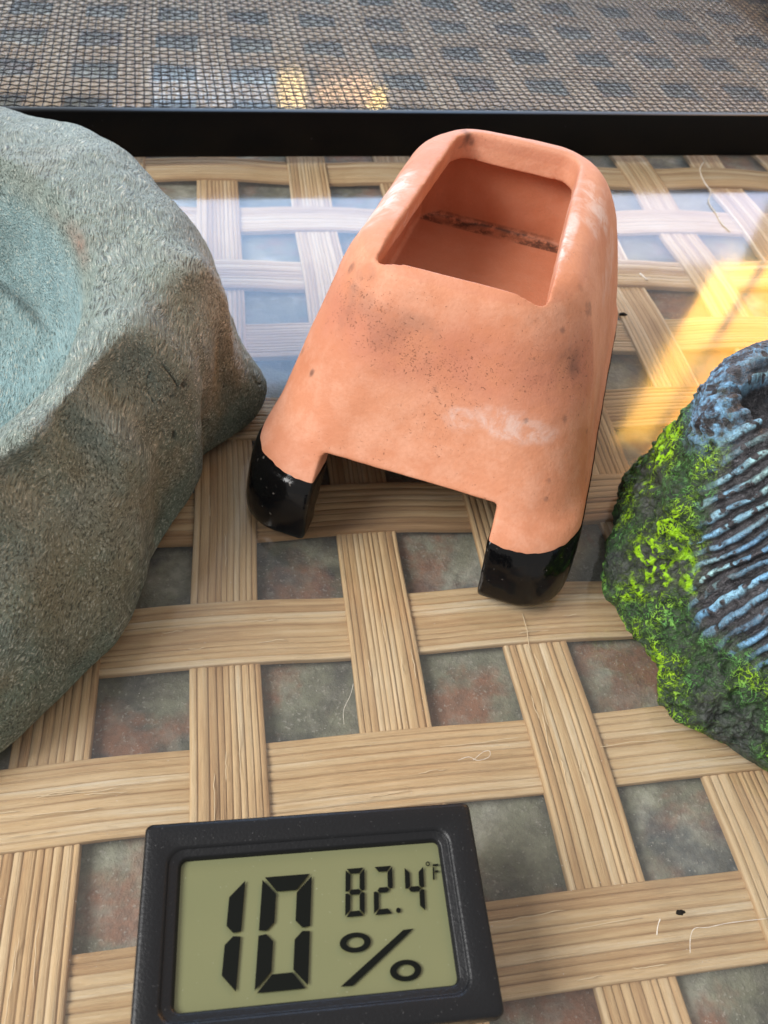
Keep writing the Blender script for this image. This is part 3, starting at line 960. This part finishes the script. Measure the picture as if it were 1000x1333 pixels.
def make_rock():
    th = np.concatenate([np.linspace(115, 275, 900, endpoint=False), np.linspace(275, 475, 160, endpoint=False)])
    rb = ang_interp([(100, 42), (135, 43), (150, 45), (165, 46), (176, 50), (184, 54), (190, 52), (197, 52), (203, 52.5), (209, 59), (214, 58.5), (220, 57),
                     (231, 57), (245, 54), (270, 54), (320, 50), (20, 46), (60, 44)], th % 360)
    rc = ang_interp([(100, 36), (125, 34), (136, 35), (150, 39.5), (162, 42.5), (170, 43), (180, 41), (195, 37), (207, 33), (220, 31), (240, 30), (270, 32), (330, 34), (30, 34)], th % 360)
    zc = ang_interp([(100, 47), (136, 47), (150, 46), (165, 45), (185, 41), (205, 38), (225, 38), (250, 40), (300, 42), (0, 44)], th % 360)
    ctrl_r = np.stack([rb - 3, rb - 0.4, rb + 0.2, rb * .72 + rc * .28 + 0.5, rb * .38 + rc * .62 + 0.4, rc + 0.4, rc - 3.5, rc - 9, rc * .4, rc * .01], 1)
    ctrl_z = np.stack([zc * 0, zc * 0 + .8, zc * 0 + 5, zc * .38, zc * .68, zc * .90, zc, zc + 0.6, zc + 0.5, zc * 0 + 46], 1)
    nc = ctrl_r.shape[1]
    s = np.concatenate([np.linspace(0, 7.2, 330), np.linspace(7.2, nc - 1, 30)[1:]])
    def cr(c):
        i = np.clip(np.floor(s).astype(int), 0, nc - 2); t = s - i
        p0, p1, p2, p3 = c[:, np.maximum(i - 1, 0)], c[:, i], c[:, i + 1], c[:, np.minimum(i + 2, nc - 1)]
        return 0.5 * (2 * p1 + (p2 - p0) * t + (2 * p0 - 5 * p1 + 4 * p2 - p3) * t ** 2 + (-p0 + 3 * p1 - 3 * p2 + p3) * t ** 3)
    r, z = cr(ctrl_r), cr(ctrl_z)
    a = np.radians(th)[:, None]
    P = np.stack([(r * np.cos(a)).ravel(), (r * np.sin(a)).ravel(), z.ravel()], 1)
    S = np.broadcast_to(s[None, :], r.shape).ravel()
    G = P.reshape(len(th), len(s), 3)
    du = np.roll(G, -1, 0) - np.roll(G, 1, 0)
    dv = np.gradient(G, axis=1)
    N = np.cross(du, dv); N /= np.linalg.norm(N, axis=2, keepdims=True) + 1e-9
    N = N.reshape(-1, 3)
    W = P + np.array([138, 42, 0.0])           # world mm
    lift = sstep(0.2, 2.0, S)
    # boundary between the mossy skirt and the ridged face
    bx = np.interp(W[:, 1], [-10, 8, 16, 24, 34, 44, 52, 58, 70], [112, 103, 95, 93.0, 93.5, 95.5, 96.5, 100, 106])
    rel = W[:, 0] - bx + 2.2 * fbm(W / 7.0, 3, 71)
    face = sstep(-1.5, 2.0, rel) * sstep(10, 16, W[:, 2] + 2.5 * fbm(W / 6, 2, 72))
    mossy = 1 - face
    an = math.radians(23)
    q = (-0.47 - 0.011 * (46 - W[:, 1])) * (W[:, 0] - 100) + 0.748 * W[:, 1] + 0.48 * W[:, 2]
    q = q + 1.6 * fbm(W / 10.0, 2, 73) + 0.5 * fbm(W / 3.0, 2, 74)
    lam = 2.5
    ph = (q / lam) % 1.0
    row = np.floor(q / lam)
    rowamp = 0.55 + 0.45 * np.sin(row * 2.4 + 1.0)
    prof = np.where(ph < 0.5, sstep(0.05, 0.46, ph), sstep(0.95, 0.54, ph))
    rowamp = np.clip(rowamp + 0.2 + 0.6 * fbm(np.stack([W[:, 0] / 6, row * 3.1, row * 0], 1), 2, 90), 0.05, 1.2)
    # hollow and its rolled rim
    hc = np.array([110.0, 50.0, 41.5])
    hd = np.linalg.norm((W - hc) / np.array([11.0, 9.5, 10.0]), axis=1) + 0.10 * fbm(W / 5, 2, 75)
    hollow = sstep(1.0, 0.55, hd)
    rimz = np.exp(-((hd - 1.28) / 0.26) ** 2) * sstep(-4.0, 3.0, (W[:, 1] - 48) * 0.8 + (101 - W[:, 0]) * 0.55) * (1 - hollow)
    ridge_zone = face * (1 - hollow) * (1 - np.clip(rimz * 1.3, 0, 1)) * sstep(62, 57, W[:, 1])
    dsp = lift * (2.6 * fbm(W / 16.0, 3, 76) * (0.3 + mossy * 0.9) + 2.6 * (0.5 - np.abs(fbm(W / 6.5, 3, 77))) * mossy)
    dsp += ridge_zone * (prof - 0.45) * 1.35 * (0.5 + 0.6 * rowamp)
    dsp += -7.5 * hollow + 1.1 * rimz
    fine = fbm(W / 1.5, 3, 78)
    pore = sstep(0.30, 0.55, vnoise(W / 1.3 + 5, 83))
    dsp += lift * (0.75 * fine * (0.2 + mossy) + 0.16 * fbm(W / 0.7, 2, 79) - 0.55 * pore * (0.12 + 0.6 * mossy))
    fine = fine - 0.6 * pore
    V = P + N * dsp[:, None]
    V[:, 2] = np.maximum(V[:, 2], 0.0)
    o = mesh_obj('body', V * MM, grid_faces(len(th), len(s), True), M_ROCK, rock)
    point_attr(o, 'moss', np.clip(mossy * (1 - np.clip(1.2 * rimz + hollow, 0, 1)), 0, 1))
    point_attr(o, 'ridge', np.clip(ridge_zone * sstep(0.40, 0.85, prof) * (0.25 + 0.85 * rowamp), 0, 1))
    point_attr(o, 'blue_rim', np.clip(rimz * 1.2, 0, 1))
    point_attr(o, 'high', np.clip(0.5 + 0.9 * fine, 0, 1))


make_rock()

# ------------------------------------------------------------------ hygrometer
hyg = empty('hygrometer', (0.018800, -0.019600, 0.0), math.radians(-1.97))
tag(hyg, 'small black digital thermometer hygrometer with green grey display', 'hygrometer')


def rrect(x0, x1, y0, y1, r, n=7):
    pts = []
    for cx, cy, a0 in ((x1 - r, y0 + r, -90), (x1 - r, y1 - r, 0), (x0 + r, y1 - r, 90), (x0 + r, y0 + r, 180)):
        for k in range(n):
            a = math.radians(a0 + 90.0 * k / (n - 1))
            pts.append((cx + r * math.cos(a), cy + r * math.sin(a)))
    return pts


def ring_stack(name, rings, mat, parent, cap_first=False, cap_last=False):
    """rings: list of (rect args, z); consecutive rings are bridged"""
    vs, fs = [], []
    n = None
    for (x0, x1, y0, y1, r), z in rings:
        p = rrect(x0, x1, y0, y1, r); n = len(p)
        vs += [(x * MM, y * MM, z * MM) for x, y in p]
    for k in range(len(rings) - 1):
        for a in range(n):
            b = (a + 1) % n
            fs.append((k * n + a, k * n + b, (k + 1) * n + b, (k + 1) * n + a))
    if cap_first: fs.append(tuple(range(n))[::-1])
    if cap_last: fs.append(tuple((len(rings) - 1) * n + a for a in range(n)))
    o = mesh_obj(name, vs, fs, mat, parent)
    o.data.set_sharp_from_angle(angle=math.radians(50))
    return o


H = 14.3
def ins(d): return (-24.05 + d, 24.05 - d, -H + d, H - d)
ring_stack('case', [((-22.8, 22.8, -13.1, 13.1, 1.2), 0.0), ((-22.8, 22.8, -13.1, 13.1, 1.2), 10.8),
                    ((*ins(0.5), 1.0), 10.9), ((*ins(0.12), 1.3), 11.2), ((*ins(0), 1.0), 11.7), ((*ins(0), 1.0), 13.8),
                    ((*ins(0.12), 0.95), 14.2), ((*ins(0.36), 0.9), 14.43), ((*ins(0.75), 0.8), 14.5),
                    ((-20.9, 20.4, -11.6, 10.9, 2.3), 14.5), ((-20.6, 20.1, -11.3, 10.6, 2.2), 14.36), ((-20.4, 19.9, -11.1, 10.4, 2.1), 14.05)],
           M_PLASTIC, hyg, cap_first=True)
ring_stack('display_bezel', [((-20.4, 19.9, -11.1, 10.4, 2.1), 14.05), ((-20.2, 19.7, -10.9, 10.2, 2.0), 13.95), ((-19.3, 19.0, -10.3, 9.5, 1.5), 13.95),
                             ((-19.05, 18.75, -10.1, 9.3, 1.3), 13.8), ((-18.75, 18.45, -9.8, 8.95, 0.7), 12.75)], M_PLASTIC, hyg)
lcd = ring_stack('display', [((-19.0, 18.7, -10.05, 9.2, 0.6), 12.2), ((-19.0, 18.7, -10.05, 9.2, 0.6), 12.95)], M_LCD, hyg, cap_last=True)
lcd['label'] = 'green grey display reading 10 percent and 82.4 degrees'


def polys(name, plist, z=13.30, th=0.03):
    bm = bmesh.new()
    for pl in plist:
        lo = [bm.verts.new((x * MM, y * MM, z * MM)) for x, y in pl]
        hi = [bm.verts.new((x * MM, y * MM, (z + th) * MM)) for x, y in pl]
        n = len(pl)
        for k in range(n):
            bm.faces.new((lo[k], lo[(k + 1) % n], hi[(k + 1) % n], hi[k]))
        bm.faces.new(hi); bm.faces.new(lo[::-1])
    bmesh.ops.recalc_face_normals(bm, faces=bm.faces)
    return bm_obj(name, bm, M_SEG, lcd)


def seven(x, y, w, h, t, segs, shear, gap):
    """seven-segment digit, origin lower left"""
    m = h / 2
    g = gap
    S = {
        'a': [(g, h), (w - g, h), (w - t - g * .3, h - t), (t + g * .3, h - t)],
        'd': [(g, 0), (t + g * .3, t), (w - t - g * .3, t), (w - g, 0)],
        'f': [(0, h - g), (0, m + g), (t * .5, m + g * .6), (t, m + t * .5 + g * .5), (t, h - t - g)],
        'b': [(w, h - g), (w - t, h - t - g), (w - t, m + t * .5 + g * .5), (w - t * .5, m + g * .6), (w, m + g)],
        'e': [(0, g), (t, t + g), (t, m - t * .5 - g * .5), (t * .5, m - g * .6), (0, m - g)],
        'c': [(w, g), (w, m - g), (w - t * .5, m - g * .6), (w - t, m - t * .5 - g * .5), (w - t, t + g)],
        'g': [(t * .5 + g, m), (t + g * .6, m + t * .5), (w - t - g * .6, m + t * .5), (w - t * .5 - g, m), (w - t - g * .6, m - t * .5), (t + g * .6, m - t * .5)],
    }
    out = []
    for s_ in segs:
        out.append([(x + px + shear * py, y + py) for px, py in S[s_]])
    return out


polys('digit', seven(-17.95, -8.45, 7.0, 14.45, 2.05, 'bc', 0.085, 0.32))
polys('digit', seven(-8.55, -8.55, 7.0, 14.45, 2.05, 'abcdef', 0.085, 0.32))
polys('digit', seven(4.0, -0.3, 2.75, 6.45, 0.72, 'abcdefg', 0.085, 0.17))
polys('digit', seven(8.05, -0.35, 2.75, 6.45, 0.72, 'abged', 0.085, 0.17))
polys('digit', seven(12.6, -0.5, 2.75, 6.3, 0.72, 'fgbc', 0.085, 0.17))


def ell(cx, cy, rx, ry, n=28):
    return [(cx + rx * math.cos(2 * math.pi * k / n), cy + ry * math.sin(2 * math.pi * k / n)) for k in range(n)]


def ell_ring(cx, cy, rx, ry, tx, ty, n=28):
    A, B = ell(cx, cy, rx, ry, n), ell(cx, cy, rx - tx, ry - ty, n)
    return [[A[k], A[(k + 1) % n], B[(k + 1) % n], B[k]] for k in range(n)]


polys('decimal_point', [ell(11.55, -0.0, 0.34, 0.36, 12)])
polys('percent_sign', ell_ring(5.15, -3.6, 2.15, 1.25, 0.92, 0.6) + ell_ring(11.65, -7.6, 2.15, 1.3, 0.92, 0.6) +
      [[(2.76, -8.75), (4.33, -8.8), (13.38, -2.53), (11.94, -2.57)]])
polys('degree_sign', ell_ring(16.6, 5.95, 0.32, 0.34, 0.14, 0.14, 14) +
      [[(17.3, 5.85), (17.28, 5.55), (18.1, 5.55), (18.12, 5.85)], [(17.25, 5.45), (17.05, 3.7), (17.3, 3.7), (17.5, 5.45)],
       [(17.5, 4.95), (17.47, 4.65), (18.0, 4.65), (18.02, 4.95)]])

# ------------------------------------------------------------------ lint, crumbs, dust on the glass
def lint(label, pts, rad=0.10):
    vs, fs = [], []
    p = np.array(pts, float); sm = []
    for i in range(len(p) - 1):
        p0, p1, p2, p3 = p[max(i - 1, 0)], p[i], p[i + 1], p[min(i + 2, len(p) - 1)]
        for t in np.arange(0, 1, 0.2):
            sm.append(0.5 * (2 * p1 + (p2 - p0) * t + (2 * p0 - 5 * p1 + 4 * p2 - p3) * t ** 2 + (-p0 + 3 * p1 - 3 * p2 + p3) * t ** 3))
    sm.append(p[-1])
    tube(vs, fs, [Vector(q) * MM for q in sm], [rad * MM * random.uniform(0.55, 1.1) for _ in sm], 5)
    o = mesh_obj('lint_thread', vs, fs, M_LINT)
    tag(o, label, 'lint', 'lint threads on the glass')
    return o


lint('long crooked white thread on the glass near the black frame at upper right',
     [(185.5, 227.6, .2), (181.3, 221.3, .25), (179.4, 212.3, .2), (179.1, 205.9, .2), (175.1, 198.4, .3), (174.9, 191.3, .2), (174.1, 185.4, .2), (175.0, 179.7, .2)], 0.20)
lint('short curled pale thread on the glass in front of the terracotta hide',
     [(46.5, 6.5, .1), (48.5, 6.9, .15), (50.0, 6.1, .15), (52.1, 6.5, .2), (52.5, 7.6, .15), (51.2, 7.5, .15), (49.2, 6.2, .25)], 0.055)
lint('hooked pale thread on the glass right of the hygrometer at the picture edge',
     [(91.6, -24.8, .1), (84.9, -24.7, .15), (81.0, -24.9, .1), (78.8, -24.8, .15), (77.6, -26.0, .1), (76.7, -28.1, .1)], 0.06)
lint('short white thread lying between the dark speck and the hygrometer',
     [(73.7, -22.8, .1), (72.9, -23.8, .15), (72.3, -25.0, .1)], 0.10)
lint('thin wavy hair on a dark slate square before the hide',
     [(27.2, 15.2, .1), (27.4, 17.9, .2), (29.0, 20.9, .15), (29.8, 23.2, .1)], 0.045)
lint('tiny white fleck on the glass beside the right flank of the hide',
     [(134.1, 155.3, .2), (135.2, 152.0, .2)], 0.35)


def crumb(label, x, y, r):
    bm = bmesh.new()
    bmesh.ops.create_icosphere(bm, subdivisions=2, radius=r * MM)
    for v in bm.verts:
        f = 1 + random.uniform(-.3, .3)
        v.co = Vector((v.co.x * f * 1.3, v.co.y * f * 0.8, v.co.z * f * .5 + r * .55 * MM))
    o = bm_obj('crumb', bm, M_CRUMB, None, False)
    o.location = (x * MM, y * MM, 0)
    tag(o, label, 'crumb')


crumb('dark speck of dirt on the glass right of the hygrometer', 77.3, -22.3, 0.55)
crumb('dark speck of dirt on the glass right of the terracotta hide', 121.2, 134.5, 0.9)


def dust():
    n = 1700
    vs, fs = [], []
    x = rng.uniform(-60, 130, n); y = rng.uniform(-40, 150, n); r = 0.028 + 0.05 * rng.random(n) ** 3
    for k in range(n):
        a, b, c = x[k] * MM, y[k] * MM, r[k] * MM
        i = len(vs)
        vs += [(a + c, b, c * .5), (a, b + c, c * .5), (a - c, b, c * .5), (a, b - c, c * .5), (a, b, c * 1.2), (a, b, 0)]
        for q in range(4):
            w = (q + 1) % 4
            fs += [(i + q, i + w, i + 4), (i + w, i + q, i + 5)]
    o = mesh_obj('dust', vs, fs, M_DUST, None, False)
    tag(o, 'fine pale dust scattered over the glass table top', 'dust', kind='stuff')


dust()
